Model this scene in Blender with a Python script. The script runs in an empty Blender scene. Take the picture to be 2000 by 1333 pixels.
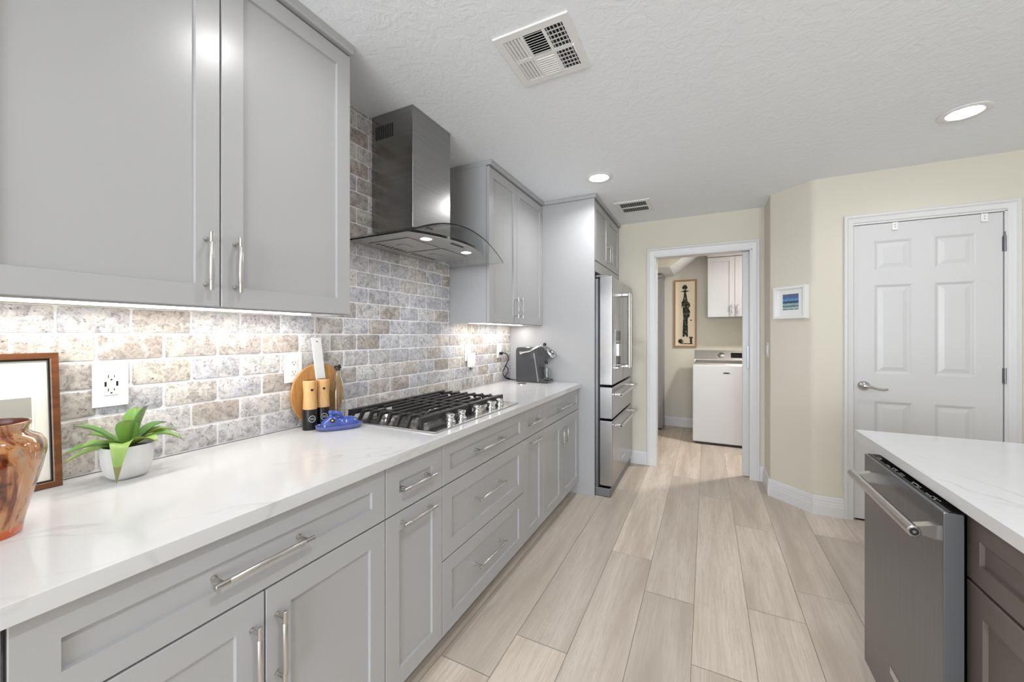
import bpy, bmesh, math, random
from mathutils import Matrix, Vector
random.seed(7)
C = bpy.context.scene.collection
PI = math.pi
# ------------------------------------------------------------------ camera, world, lamps, exposure
cam_d = bpy.data.cameras.new('camera'); cam = bpy.data.objects.new('camera', cam_d); C.objects.link(cam)
cam.location = (1.5853, 0, 1.3127); cam.rotation_euler = (PI/2, 0, 0.4641)
cam_d.sensor_width = 36; cam_d.sensor_fit = 'HORIZONTAL'; cam_d.lens = 758.76/2000*36
cam_d.shift_y = -(666.5-654.39)/2000; cam_d.clip_start = 0.02
bpy.context.scene.camera = cam
sc = bpy.context.scene
sc.view_settings.view_transform = 'Standard'; sc.view_settings.look = 'None'
sc.view_settings.exposure = 0.14; sc.view_settings.gamma = 1; sc.view_settings.use_curve_mapping = False
w = bpy.data.worlds.new('daylight'); sc.world = w; w.use_nodes = True
bg = w.node_tree.nodes['Background']; bg.inputs[0].default_value = (0.93, 0.97, 1.0, 1); bg.inputs[1].default_value = 0.3
H = 2.455                                                     # ceiling height

def lamp(name, kind, loc, power, color=(1, .96, .9), rot=(0, 0, 0), **kw):
    d = bpy.data.lights.new(name, kind); d.energy = power; d.color = color
    for k, v in kw.items(): setattr(d, k, v)
    o = bpy.data.objects.new(name, d); o.location = loc; o.rotation_euler = rot; C.objects.link(o); return o
DOWNLIGHTS = [(0.888, 2.804), (2.77, 2.822), (0.80, 0.84), (1.85, 0.20)]  # last entry is an unseen light, added as fill over the aisle
lamp('back_fill', 'AREA', (1.95, -4.62, 1.2), 232, (.90, .96, 1), rot=(PI/2, 0, 0), shape='RECTANGLE', size=3.1, size_y=2.05)   # added fill light behind the camera, shining through an invented window
for (x, y), e in zip(DOWNLIGHTS, (5.8, 1.8, 1.6, 10.5)):
    lamp('downlight_lamp', 'AREA', (x, y, H-0.012), e, (.985, .99, 1), shape='DISK', size=.13, spread=2.7)
lamp('laundry_fill', 'AREA', (2.45, 4.76, H-0.012), 27, (1, .96, .91), shape='DISK', size=.13)  # unseen source, added to brighten the laundry with little spill
lamp('strip_lamp', 'AREA', (.13, .63, 1.379), 1.75, (1, .96, .91), shape='RECTANGLE', size=.03, size_y=.88)
lamp('strip_lamp', 'AREA', (.15, 2.64, 1.379), 2.0, (1, .97, .94), shape='RECTANGLE', size=.03, size_y=.84)
for y in (1.455, 1.795):
    lamp('hood_lamp', 'AREA', (.405, y, 1.760), .72, (.88, .91, 1), shape='DISK', size=.05)

# ------------------------------------------------------------------ materials
def lin(c):
    c = c/255
    return c/12.92 if c <= .04045 else ((c+.055)/1.055)**2.4
def rgb(r, g, b): return (lin(r), lin(g), lin(b), 1)
class NT:
    def __init__(s, name):
        s.m = bpy.data.materials.new(name); s.m.use_nodes = True
        s.t = s.m.node_tree; s.b = s.t.nodes['Principled BSDF']
    def n(s, kind, **kw):
        o = s.t.nodes.new(kind)
        for k, v in kw.items():
            if k.startswith('i_'):
                key = k[2:]; key = int(key) if key.isdigit() else key.replace('_', ' ')
                o.inputs[key].default_value = v
            else: setattr(o, k, v)
        return o
    def l(s, a, b): s.t.links.new(a, b)
    def ramp(s, fac, stops):
        r = s.n('ShaderNodeValToRGB'); e = r.color_ramp.elements
        while len(e) < len(stops): e.new(.5)
        for i, (p, c) in enumerate(stops): e[i].position = p; e[i].color = c
        s.l(fac, r.inputs[0]); return r.outputs[0]
    def coord(s, scale=(1, 1, 1), rot=(0, 0, 0), kind='Object'):
        t = s.n('ShaderNodeTexCoord'); m = s.n('ShaderNodeMapping')
        m.inputs['Scale'].default_value = scale; m.inputs['Rotation'].default_value = rot
        s.l(t.outputs[kind], m.inputs[0]); return m.outputs[0]
    def noise(s, vec, scale, detail=4, rough=.55, dist=0):
        o = s.n('ShaderNodeTexNoise'); o.inputs['Scale'].default_value = scale; o.inputs['Detail'].default_value = detail
        o.inputs['Roughness'].default_value = rough; o.inputs['Distortion'].default_value = dist
        if vec is not None: s.l(vec, o.inputs['Vector'])
        return o.outputs['Fac']
    def bump(s, h, strength, dist=.01):
        o = s.n('ShaderNodeBump'); o.inputs['Strength'].default_value = strength; o.inputs['Distance'].default_value = dist
        s.l(h, o.inputs['Height']); s.l(o.outputs[0], s.b.inputs['Normal'])
    def mix(s, fac, a, b, mode='MIX'):
        o = s.n('ShaderNodeMix', data_type='RGBA', blend_type=mode)
        for sock, v in ((o.inputs[0], fac), (o.inputs[6], a), (o.inputs[7], b)):
            if hasattr(v, 'links'): s.l(v, sock)
            else: sock.default_value = v
        return o.outputs[2]
    def set(s, **kw):
        names = dict(col='Base Color', rough='Roughness', metal='Metallic', ior='IOR', trans='Transmission Weight', coat='Coat Weight',
                     spec='Specular IOR Level', aniso='Anisotropic', emit='Emission Color', emis='Emission Strength', coatr='Coat Roughness', alpha='Alpha', sss='Subsurface Weight')
        for k, v in kw.items():
            i = s.b.inputs[names[k]]
            if hasattr(v, 'links'): s.l(v, i)
            else: i.default_value = v
        return s
M = {}
def plain(name, col, rough=.5, metal=0, **kw):
    M[name] = NT(name).set(col=col, rough=rough, metal=metal, **kw).m
plain('grey_paint', rgb(175, 175, 177), .28, spec=.5)
plain('dark_paint', rgb(104, 95, 90), .38)
plain('toe_kick', rgb(150, 146, 142), .6)
plain('white_trim', rgb(222, 222, 224), .38)
plain('door_white', rgb(214, 214, 216), .36)
plain('white_plastic', rgb(240, 240, 240), .3)
plain('black', rgb(18, 18, 19), .35)
plain('black_gloss', rgb(10, 10, 11), .12)
plain('dark_slot', rgb(30, 30, 32), .6)
plain('nickel', rgb(200, 198, 195), .22, 1)
plain('chrome', rgb(225, 225, 226), .08, 1)
plain('grout', rgb(238, 238, 241), .85)
plain('inner', rgb(236, 230, 220), .55)
plain('lamp_trim', rgb(235, 235, 235), .45)
plain('lens', rgb(255, 255, 255), .4, emit=(1, .98, .96, 1), emis=32)
plain('strip_lens', rgb(255, 255, 255), .4, emit=(1, .93, .85, 1), emis=5)
plain('hood_lens', rgb(255, 255, 255), .4, emit=(.95, .97, 1, 1), emis=14)
plain('washer_white', rgb(214, 214, 217), .35, coat=.1)
plain('pot', rgb(226, 226, 226), .35)
plain('soil', rgb(60, 48, 38), .9)
plain('mat_board', rgb(232, 227, 216), .8)
plain('paper_cream', rgb(246, 229, 204), .8)
t = NT('ink'); t.set(col=t.ramp(t.noise(t.coord((1, 1, 1)), 38, 5, .65, .6), [(.56, rgb(42, 44, 34)), (.64, rgb(200, 190, 160))]), rough=.8); M['ink'] = t.m
plain('gold_wood', rgb(158, 118, 70), .4)
plain('cast_iron', rgb(36, 34, 33), .48)
plain('glass_edge', rgb(14, 17, 17), .08)
plain('brass', rgb(190, 150, 70), .3, 1)
plain('blue_glaze', rgb(58, 80, 158), .10, coat=.7)
plain('blue_glaze_pale', rgb(92, 104, 166), .18, coat=.5)
plain('print_white', rgb(205, 205, 205), .5)
plain('machine_side', rgb(62, 63, 66), .16, coat=.5)
plain('grey_door', rgb(150, 150, 156), .4)
g = NT('clear_glass').set(col=(.93, .96, .95, 1), rough=0.0, trans=1, ior=1.45); M['clear_glass'] = g.m
g = NT('hood_glass').set(col=(.90, .93, .92, 1), rough=0.0, trans=1, ior=1.45); M['hood_glass'] = g.m
# stainless steels with brushed grain
def steel(name, c0, c1, scale, rough, aniso=0.0, metal=1):
    t = NT(name); v = t.coord(scale); f = t.noise(v, 1, 5, .6)
    t.set(col=t.ramp(f, [(.3, c0), (.7, c1)]), metal=metal, aniso=aniso)
    r = t.n('ShaderNodeMapRange'); r.inputs[3].default_value = rough*.93; r.inputs[4].default_value = rough*1.08
    t.l(f, r.inputs[0]); t.l(r.outputs[0], t.b.inputs['Roughness']); M[name] = t.m
steel('steel_fridge', rgb(170, 170, 171), rgb(180, 180, 181), (3, 260, 3), .26)
steel('steel_hood', rgb(150, 149, 148), rgb(160, 159, 158), (3, 3, 90), .24)
steel('steel_under', rgb(178, 177, 174), rgb(188, 187, 184), (200, 4, 4), .38)
steel('steel_top', rgb(188, 188, 188), rgb(204, 204, 204), (4, 160, 4), .20)
steel('dark_steel', rgb(132, 134, 138), rgb(142, 144, 148), (3, 200, 3), .36)
plain('shaded_side', rgb(86, 87, 89), .42)  # dishwasher door sides: shaded steel put into a darker colour
t = NT('knurl').set(col=rgb(205, 203, 200), rough=.3, metal=1)
ch = t.n('ShaderNodeTexChecker'); ch.inputs['Scale'].default_value = 700; t.l(t.coord(rot=(.6, .6, .6)), ch.inputs[0]); t.bump(ch.outputs['Fac'], .5, .001); M['knurl'] = t.m
# painted walls and knock-down ceiling
def paint(name, c, sc_, st, dist, rough=.75):
    t = NT(name).set(col=c, rough=rough); f = t.noise(t.coord(), sc_, 5, .6); t.bump(f, st, dist); M[name] = t.m
paint('wall_paint', rgb(220, 215, 202), 180, .12, .003)
t = NT('ceiling_paint').set(col=rgb(243, 247, 252), rough=.85)
f = t.noise(t.coord((1, 1, 1)), 17, 4, .55, 1.2); f2 = t.noise(t.coord(), 60, 3, .5, .6)
r1 = t.ramp(f, [(.46, (0, 0, 0, 1)), (.56, (1, 1, 1, 1))]); t.bump(t.mix(.35, r1, f2), .2, .006); M['ceiling_paint'] = t.m
# quartz with faint veins
def quartz(name, rot, ca=(204, 204, 205), cb=(211, 211, 212)):
    t = NT(name); v = t.coord((1, 1, 1), rot)
    dn = t.n('ShaderNodeTexNoise'); dn.inputs['Scale'].default_value = 2.2; dn.inputs['Detail'].default_value = 5; t.l(v, dn.inputs['Vector'])
    mx = t.n('ShaderNodeMix', data_type='VECTOR'); mx.inputs[0].default_value = .22; t.l(v, mx.inputs[4]); t.l(dn.outputs['Color'], mx.inputs[5])
    sp = t.n('ShaderNodeMapping'); sp.inputs['Scale'].default_value = (2.6, .75, 1); t.l(mx.outputs[1], sp.inputs[0])
    n = t.noise(sp.outputs[0], 2.4, 3, .5)
    vein = t.ramp(n, [(.491, (0, 0, 0, 1)), (.5, (1, 1, 1, 1)), (.509, (0, 0, 0, 1))])
    amt = t.ramp(t.noise(v, 2.6, 2), [(.42, (0, 0, 0, 1)), (.66, (.5, .5, .5, 1))])
    fac = t.mix(1.0, vein, amt, 'MULTIPLY')
    cloud = t.mix(t.noise(v, 5, 4), rgb(*ca), rgb(*cb))
    t.set(col=t.mix(fac, cloud, rgb(168, 164, 160)), rough=.13, spec=.5); M[name] = t.m
quartz('quartz', (0, 0, .45)); quartz('quartz_island', (0, 0, -.5), (222, 222, 223), (228, 228, 229))
# floor planks: per-plank tone in vertex colour, grain along y
t = NT('oak_plank'); at = t.n('ShaderNodeVertexColor'); at.layer_name = 'tone'
sp = t.n('ShaderNodeSeparateColor'); t.l(at.outputs[0], sp.inputs[0])
tc = t.n('ShaderNodeTexCoord'); cb = t.n('ShaderNodeCombineXYZ')
for i in (0, 1, 2):
    mu = t.n('ShaderNodeMath', operation='MULTIPLY'); mu.inputs[1].default_value = (37, 91, 53)[i]; t.l(sp.outputs[1], mu.inputs[0]); t.l(mu.outputs[0], cb.inputs[i])
ad = t.n('ShaderNodeVectorMath', operation='ADD'); t.l(tc.outputs['Object'], ad.inputs[0]); t.l(cb.outputs[0], ad.inputs[1])
def mapped(scale):
    m = t.n('ShaderNodeMapping'); m.inputs['Scale'].default_value = scale; t.l(ad.outputs[0], m.inputs[0]); return m.outputs[0]
big = t.noise(mapped((9, .9, 1)), 1, 3, .5, .4); fine = t.noise(mapped((120, 5, 1)), 1, 4, .6); rings = t.noise(mapped((20, 1.3, 1)), 1.2, 2, .5, 1.6)
wv = t.n('ShaderNodeMath', operation='SINE'); wm = t.n('ShaderNodeMath', operation='MULTIPLY'); wm.inputs[1].default_value = 60; t.l(rings, wm.inputs[0]); t.l(wm.outputs[0], wv.inputs[0])
c1 = t.ramp(big, [(.30, rgb(203, 190, 178)), (.5, rgb(226, 215, 203)), (.70, rgb(240, 230, 219))])
c2 = t.mix(sp.outputs[0], rgb(220, 217, 215), rgb(255, 252, 249))
c3 = t.mix(1.0, c1, c2, 'MULTIPLY')
c4 = t.mix(t.ramp(fine, [(.35, (.34, .34, .34, 1)), (.6, (0, 0, 0, 1))]), c3, rgb(178, 162, 147))
c5 = t.mix(t.ramp(wv.outputs[0], [(.55, (0, 0, 0, 1)), (1, (.24, .24, .24, 1))]), c4, rgb(178, 162, 147))
t.set(col=c5, rough=.42, spec=.35); t.bump(fine, .06, .002); M['oak_plank'] = t.m
plain('plank_gap', rgb(140, 126, 112), .8)
# tumbled travertine tile: per-tile colour in vertex colour
t = NT('travertine'); at = t.n('ShaderNodeVertexColor'); at.layer_name = 'tone'
v = t.coord(); n1 = t.noise(v, 44, 9, .74, .9); n2 = t.noise(v, 130, 6, .7); n3 = t.noise(v, 20, 5, .6, .6)
a = t.mix(t.ramp(n1, [(.38, (1, 1, 1, 1)), (.56, (0, 0, 0, 1))]), at.outputs[0], t.mix(.62, at.outputs[0], rgb(98, 93, 92)))
b_ = t.mix(t.ramp(n3, [(.5, (0, 0, 0, 1)), (.66, (.75, .75, .75, 1))]), a, rgb(222, 218, 213))
c_ = t.mix(t.ramp(n2, [(.33, (1, 1, 1, 1)), (.43, (0, 0, 0, 1))]), b_, rgb(92, 86, 84))
t.set(col=c_, rough=.6); t.bump(n1, .35, .003); M['travertine'] = t.m
# woods
def wood(name, ca, cb_, scale, rough=.42):
    t = NT(name); f = t.noise(t.coord(scale), 1, 5, .6, 1.4)
    t.set(col=t.ramp(f, [(.3, ca), (.7, cb_)]), rough=rough); M[name] = t.m
wood('frame_wood', rgb(78, 44, 22), rgb(124, 74, 40), (30, 8, 30), .38)
wood('bamboo', rgb(168, 116, 62), rgb(206, 156, 96), (60, 60, 5))
wood('mill_wood', rgb(206, 158, 98), rgb(232, 190, 134), (55, 55, 7))
# vase glaze
t = NT('drip_glaze'); v = t.coord((13, 13, 5)); f = t.noise(v, 1, 6, .62, 1.6); f2 = t.noise(t.coord((22, 22, 9)), 1, 5, .6, 1.0)
base = t.ramp(f, [(.33, rgb(40, 18, 11)), (.43, rgb(128, 64, 28)), (.50, rgb(190, 132, 80)), (.60, rgb(180, 148, 114)), (.70, rgb(128, 112, 102))])
t.set(col=t.mix(t.ramp(f2, [(.53, (0, 0, 0, 1)), (.62, (1, 1, 1, 1))]), base, rgb(66, 34, 20)), rough=.08, coat=.8); M['drip_glaze'] = t.m
plain('vase_foot', rgb(206, 92, 30), .12, coat=.6)
plain('vase_inside', rgb(96, 36, 14), .3)
# leaves
t = NT('leaf'); tc = t.n('ShaderNodeVertexColor'); tc.layer_name = 'tone'; f = t.noise(t.coord((1, 1, 1)), 30, 3)
t.set(col=t.mix(f, tc.outputs[0], t.mix(.35, tc.outputs[0], rgb(60, 96, 44))), rough=.38, sss=.05); M['leaf'] = t.m
# pictures
t = NT('watercolour'); sx = t.n('ShaderNodeSeparateXYZ'); t.l(t.coord(kind='Generated'), sx.inputs[0])
f = t.noise(t.coord((7, 7, 4), kind='Generated'), 1, 5, .6, .5)
ad_ = t.n('ShaderNodeMath', operation='MULTIPLY_ADD'); ad_.inputs[1].default_value = .7; t.l(f, ad_.inputs[0]); t.l(sx.outputs[2], ad_.inputs[2])
t.set(col=t.ramp(ad_.outputs[0], [(.40, rgb(150, 144, 130)), (.55, rgb(196, 190, 176)), (.72, rgb(150, 148, 140)), (.9, rgb(226, 220, 196)), (1.0, rgb(160, 158, 150))]), rough=.7); M['watercolour'] = t.m
t = NT('seascape'); sx = t.n('ShaderNodeSeparateXYZ'); t.l(t.coord(kind='Generated'), sx.inputs[0])
f = t.noise(t.coord((9, 9, 13), kind='Generated'), 1, 6, .7, 1.2)
ad_ = t.n('ShaderNodeMath', operation='MULTIPLY_ADD'); ad_.inputs[1].default_value = .36; t.l(f, ad_.inputs[0]); t.l(sx.outputs[2], ad_.inputs[2])
t.set(col=t.ramp(ad_.outputs[0], [(.16, rgb(40, 58, 56)), (.30, rgb(190, 212, 212)), (.40, rgb(60, 98, 98)), (.52, rgb(170, 198, 204)), (.62, rgb(72, 104, 124)), (.70, rgb(24, 48, 86)), (.76, rgb(118, 160, 206)), (.95, rgb(70, 116, 176)), (1.12, rgb(96, 110, 140))]), rough=.6); M['seascape'] = t.m
t = NT('vent_white').set(col=rgb(236, 236, 236), rough=.45); M['vent_white'] = t.m

# ------------------------------------------------------------------ mesh helpers
class MB:
    def __init__(s, X=None): s.v = []; s.f = []; s.mi = []; s.X = X or Matrix(); s.m = 0; s.col = []; s.c = (1, 1, 1, 1); s.wn = False
    def add(s, vs, fs):
        o = len(s.v); s.v += [s.X @ Vector(p) for p in vs]
        for f in fs: s.f.append([i+o for i in f]); s.mi.append(s.m); s.col.append(s.c)
        return s
    def box(s, x0, x1, y0, y1, z0, z1, bev=0, seg=1):
        if bev <= 0:
            vs = [(x, y, z) for x in (x0, x1) for y in (y0, y1) for z in (z0, z1)]
            return s.add(vs, [(0, 1, 3, 2), (4, 6, 7, 5), (0, 4, 5, 1), (2, 3, 7, 6), (0, 2, 6, 4), (1, 5, 7, 3)])
        s.wn = s.wn or seg > 1
        bm = bmesh.new(); bmesh.ops.create_cube(bm, size=1)
        for q in bm.verts: q.co = ((x0+x1)/2+q.co.x*(x1-x0), (y0+y1)/2+q.co.y*(y1-y0), (z0+z1)/2+q.co.z*(z1-z0))
        bmesh.ops.bevel(bm, geom=bm.edges[:], offset=bev, segments=seg, profile=.5, affect='EDGES')
        bm.verts.index_update(); vs = [q.co[:] for q in bm.verts]; fs = [[q.index for q in f.verts] for f in bm.faces]; bm.free()
        return s.add(vs, fs)
    def loft(s, rings, cap0=True, cap1=True, closed=True):
        n = len(rings[0]); vs = [p for r in rings for p in r]; fs = []
        for i in range(len(rings)-1):
            for j in range(n if closed else n-1):
                k = (j+1) % n; fs.append((i*n+j, i*n+k, (i+1)*n+k, (i+1)*n+j))
        if cap0: fs.append(tuple(reversed(range(n))))
        if cap1: fs.append(tuple(range((len(rings)-1)*n, len(rings)*n)))
        return s.add(vs, fs)
    def rframe(s, u0, u1, v0, v1, fw, w0, w1, axis, c=.0015):
        def P(a, d):
            q = [(u0+a, v0+a), (u1-a, v0+a), (u1-a, v1-a), (u0+a, v1-a)]
            return [{'x': (d, p[0], p[1]), 'y': (p[0], d, p[1]), 'z': (p[0], p[1], d)}[axis] for p in q]
        sg = 1 if w1 > w0 else -1
        rs = [P(0, w0), P(0, w1-sg*c), P(c, w1), P(fw-c, w1), P(fw, w1-sg*c), P(fw, w0)]
        return s.loft(rs+[rs[0]], False, False)
    def prism(s, poly, axis, a, b):
        def P(p, t):
            return {'x': (t, p[0], p[1]), 'y': (p[0], t, p[1]), 'z': (p[0], p[1], t)}[axis]
        return s.loft([[P(p, a) for p in poly], [P(p, b) for p in poly]])
    def lathe(s, prof, c, n=32, axis='z', cap0=True, cap1=True):
        rings = []
        for r, h in prof:
            ring = []
            for i in range(n):
                a = 2*PI*i/n; u, v_ = r*math.cos(a), r*math.sin(a)
                ring.append({'z': (c[0]+u, c[1]+v_, c[2]+h), 'x': (c[0]+h, c[1]+u, c[2]+v_), 'y': (c[0]+v_, c[1]+h, c[2]+u)}[axis])
            rings.append(ring)
        return s.loft(rings, cap0, cap1)
    def tube(s, pts, r, n=10):
        pts = [Vector(p) for p in pts]; rings = []; up = None
        for i, p in enumerate(pts):
            d = (pts[min(i+1, len(pts)-1)]-pts[max(i-1, 0)]).normalized()
            if up is None: up = d.orthogonal().normalized()
            up = (up-d*up.dot(d)).normalized(); w_ = d.cross(up)
            rr = r[i] if isinstance(r, (list, tuple)) else r
            rings.append([tuple(p+up*rr*math.cos(2*PI*j/n)+w_*rr*math.sin(2*PI*j/n)) for j in range(n)])
        return s.loft(rings)
    def build(s, name, mats, parent=None, origin=None, smooth=35, colour=False):
        org = Vector(origin) if origin is not None else Vector((0, 0, 0))
        if parent is not None: org = ORG[parent.name]
        me = bpy.data.meshes.new(name); me.from_pydata([tuple(p-org) for p in s.v], [], s.f)
        for m in (mats if isinstance(mats, (list, tuple)) else [mats]): me.materials.append(M[m])
        for p, i in zip(me.polygons, s.mi): p.material_index = i
        if colour:
            ca = me.color_attributes.new('tone', 'FLOAT_COLOR', 'CORNER')
            for p in me.polygons:
                for li in p.loop_indices: ca.data[li].color = s.col[p.index]
        bm = bmesh.new(); bm.from_mesh(me); bmesh.ops.recalc_face_normals(bm, faces=bm.faces[:]); bm.to_mesh(me); bm.free()
        if smooth:
            me.shade_smooth(); me.set_sharp_from_angle(angle=math.radians(smooth))
        o = bpy.data.objects.new(name, me); C.objects.link(o)
        if s.wn: q = o.modifiers.new('weighted_normals', 'WEIGHTED_NORMAL'); q.keep_sharp = True
        if parent is not None: o.parent = parent
        else: o.location = org
        ORG[o.name] = org.copy(); return o
ORG = {}
def tag(o, label, cat, group=None):
    o['label'] = label; o['category'] = cat
    if group: o['group'] = group
    return o
def thing(name, label, cat, loc, group=None):
    o = bpy.data.objects.new(name, None); o.empty_display_size = .1; o.location = loc; C.objects.link(o); ORG[o.name] = Vector(loc)
    return tag(o, label, cat, group)
def struct(o): o['kind'] = 'structure'; return o
def frame_x(x, y, z): return Matrix(((0, 0, 1, x), (1, 0, 0, y), (0, 1, 0, z), (0, 0, 0, 1)))      # u->+y v->z w->+x
def frame_nx(x, y, z): return Matrix(((0, 0, -1, x), (-1, 0, 0, y), (0, 1, 0, z), (0, 0, 0, 1)))   # u->-y v->z w->-x
def frame_ny(x, y, z): return Matrix(((1, 0, 0, x), (0, 0, -1, y), (0, 1, 0, z), (0, 0, 0, 1)))    # u->+x v->z w->-y
def rect(u0, u1, v0, v1, w_): return [(u0, v0, w_), (u1, v0, w_), (u1, v1, w_), (u0, v1, w_)]
def shaker(X, w_, h, t=.02, rail=.062, rec=.009, b=.0015):
    mb = MB(X); i = rail
    mb.loft([rect(0, w_, 0, h, 0), rect(0, w_, 0, h, t-b), rect(b, w_-b, b, h-b, t), rect(i, w_-i, i, h-i, t), rect(i+.0015, w_-i-.0015, i+.0015, h-i-.0015, t-rec)])
    return mb
def handle(parent, X, p0, p1, out=.032, r=.0058):
    """bar pull with two posts and a knurled middle grip; p0, p1 in the face frame X"""
    mb = MB(X); a = Vector((*p0, out)); b = Vector((*p1, out)); d = b-a; L = d.length
    e = d.normalized(); k = min(.028, L*.17)
    for q in (a+e*k*.62, b-e*k*.62):
        mb.tube([(q.x, q.y, 0), (q.x, q.y, .004), (q.x, q.y, .0041), (q.x, q.y, out)], [r*1.15, r*1.15, r*.8, r*.8], 12)
    mb.tube([a, a+e*.001, a+e*k, a+e*(k+.001)], [r*.85, r, r, r*.8], 14); mb.tube([b, b-e*.001, b-e*k, b-e*(k+.001)], [r*.85, r, r, r*.8], 14)
    mb.m = 1; mb.tube([a+e*k, a+e*(k+.002), b-e*(k+.002), b-e*k], [r*.9, r*1.12, r*1.12, r*.9], 14)
    return mb.build('handle', ['nickel', 'knurl'], parent)

# ------------------------------------------------------------------ the setting
mb = MB(); mb.m = 1; mb.box(-.1, 5.2, -4.5, 6.15, -.12, -.003); mb.m = 0
PW, PX, PL = .2296, .613, 1.822
joints = {0: 1.293, 1: 1.53, 2: 2.383, 3: 2.085, 4: 1.702, 5: 3.083, 6: 2.43, -1: 2.2, -2: .9, 7: 1.35, 8: 2.7}
rp = random.Random(3)
for k in range(-4, 20):
    x0 = PX+k*PW; j = joints.get(k, rp.uniform(0, PL)); y = j-PL*math.ceil((j+2.4)/PL)
    ys = []
    while y < 6.15: ys.append(y); y += PL
    if k == 5: ys = sorted(ys+[2.172])
    ys.append(y)
    for a, b in zip(ys, ys[1:]):
        a2, b2 = max(a, -4.5), min(b, 6.14)
        xa, xb = max(x0, -.1), min(x0+PW, 5.2)
        if b2-a2 < .01 or xb-xa < .01: continue
        mb.c = (rp.random(), rp.random(), 0, 1); e = .0009
        mb.add([(xa+e, a2+e, 0), (xb-e, a2+e, 0), (xb-e, b2-e, 0), (xa+e, b2-e, 0)], [(0, 1, 2, 3)])
struct(mb.build('floor', ['oak_plank', 'plank_gap'], colour=True, smooth=0))
struct(MB().box(-.1, 5.2, -4.5, 6.2, H, H+.1).build('ceiling', 'ceiling_paint', smooth=0))
struct(MB().box(-.1, 0, -4.5, 4.24, 0, H).build('wall_left', 'wall_paint', smooth=0))
YF = 4.119
mb = MB(); mb.box(0, 1.128, YF, YF+.12, 0, H).box(1.128, 1.955, YF, YF+.12, 2.095, H).box(1.955, 2.06, YF, YF+.12, 0, H)
struct(mb.build('wall_far', 'wall_paint', smooth=0))
YP = 3.553
def arcpts(p, a, b, r, n=6):     # rounded drywall corner at p between directions from a and to b
    p, a, b = Vector(p), Vector(a), Vector(b); d1 = (a-p).normalized()*r; d2 = (b-p).normalized()*r
    return [tuple((p+d1)*(1-t)**2+p*2*t*(1-t)+(p+d2)*t*t) for t in [i/n for i in range(n+1)]]
A0, A1, A2, A3 = (2.05, YF+.12), (2.05, 3.788), (2.289, YP), (2.512, YP)
struct(MB().box(5.2, 5.3, -4.5, 4.24, 0, H).build('bounce_wall', 'wall_paint', smooth=0))  # unseen wall, added to bounce light back into the kitchen
mb = MB(); mb.box(-.1, .35, -4.6, -4.5, 0, H).box(3.55, 5.3, -4.6, -4.5, 0, H).box(.35, 3.55, -4.6, -4.5, 2.24, H).box(.35, 3.55, -4.6, -4.5, 0, .16)
struct(mb.build('added_wall_back', 'wall_paint', smooth=0))  # unseen wall, added to give the fill light an opening
mb = MB()
for x in (.35, 1.40, 2.44, 3.49): mb.box(x, x+.06, -4.57, -4.52, .16, 2.24)
mb.box(.35, 3.55, -4.57, -4.52, .16, .22).box(.35, 3.55, -4.57, -4.52, 2.18, 2.24); struct(mb.build('added_window_1', 'white_trim', smooth=0))  # invented frame around the added fill light
poly = [A0]+arcpts(A1, A0, A2, .012)+arcpts(A2, A1, A3, .03)+[A3, (2.512, YP+.12), (2.34, YP+.12), (2.17, 3.84), (2.17, YF+.12)]
mb = MB(); mb.prism(poly, 'z', 0, H); mb.box(2.512, 3.260, YP, YP+.12, 2.092, H); mb.box(3.260, 5.2, YP, YP+.12, 0, H)
struct(mb.build('wall_right', 'wall_paint', smooth=25))
mb = MB(); mb.box(.3, 2.7, 6.05, 6.15, 0, H); struct(mb.build('wall_laundry_back', 'wall_paint', smooth=0))
struct(MB().box(.3, .4, YF+.12, 6.05, 0, H).build('wall_laundry_left', 'wall_paint', smooth=0))
struct(MB().box(2.6, 2.7, YF+.12, 6.05, 0, H).build('wall_laundry_right', 'wall_paint', smooth=0))
# sloping bulkhead above the laundry
mb = MB(); mb.prism([(.4, 2.16), (1.175, 2.16), (1.60, H), (.4, H)], 'y', 5.2, 6.05)
mb.m = 0
o = mb.build('trim_1', ['ceiling_paint', 'wall_paint'], smooth=0); struct(o)
for p in o.data.polygons:
    if abs(p.normal.y) > .9: p.material_index = 1
# baseboards: stepped profile run along a wall line
def baseboard(name, a, b, nrm, h=.135):
    a, b, n = Vector((*a, 0)), Vector((*b, 0)), Vector((*nrm, 0)).normalized()
    prof = [(0, 0), (.016, 0), (.016, h*.52), (.0135, h*.56), (.0135, h*.66), (.011, h*.70), (.011, h*.80), (.0085, h*.86), (.006, h*.97), (0, h)]
    mb = MB(); mb.loft([[tuple(p+n*u+Vector((0, 0, v_))) for u, v_ in prof] for p in (a, b)])
    return struct(mb.build(name, 'white_trim', smooth=0))
s2 = math.sqrt(.5)
baseboard('baseboard_far', (.80, YF), (1.05, YF), (0, -1))
baseboard('baseboard_corner', (2.012, YF), (2.05, YF), (0, -1))
baseboard('baseboard_return', (2.05, YF), (2.05, 3.775), (-1, 0))
baseboard('baseboard_angled', (2.043, 3.795), (2.2935, 3.549), (-.7, -.714))
baseboard('baseboard_right', (2.283, YP), (2.463, YP), (0, -1))
baseboard('baseboard_laundry', (1.045, 6.05), (2.6, 6.05), (0, -1))
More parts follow.
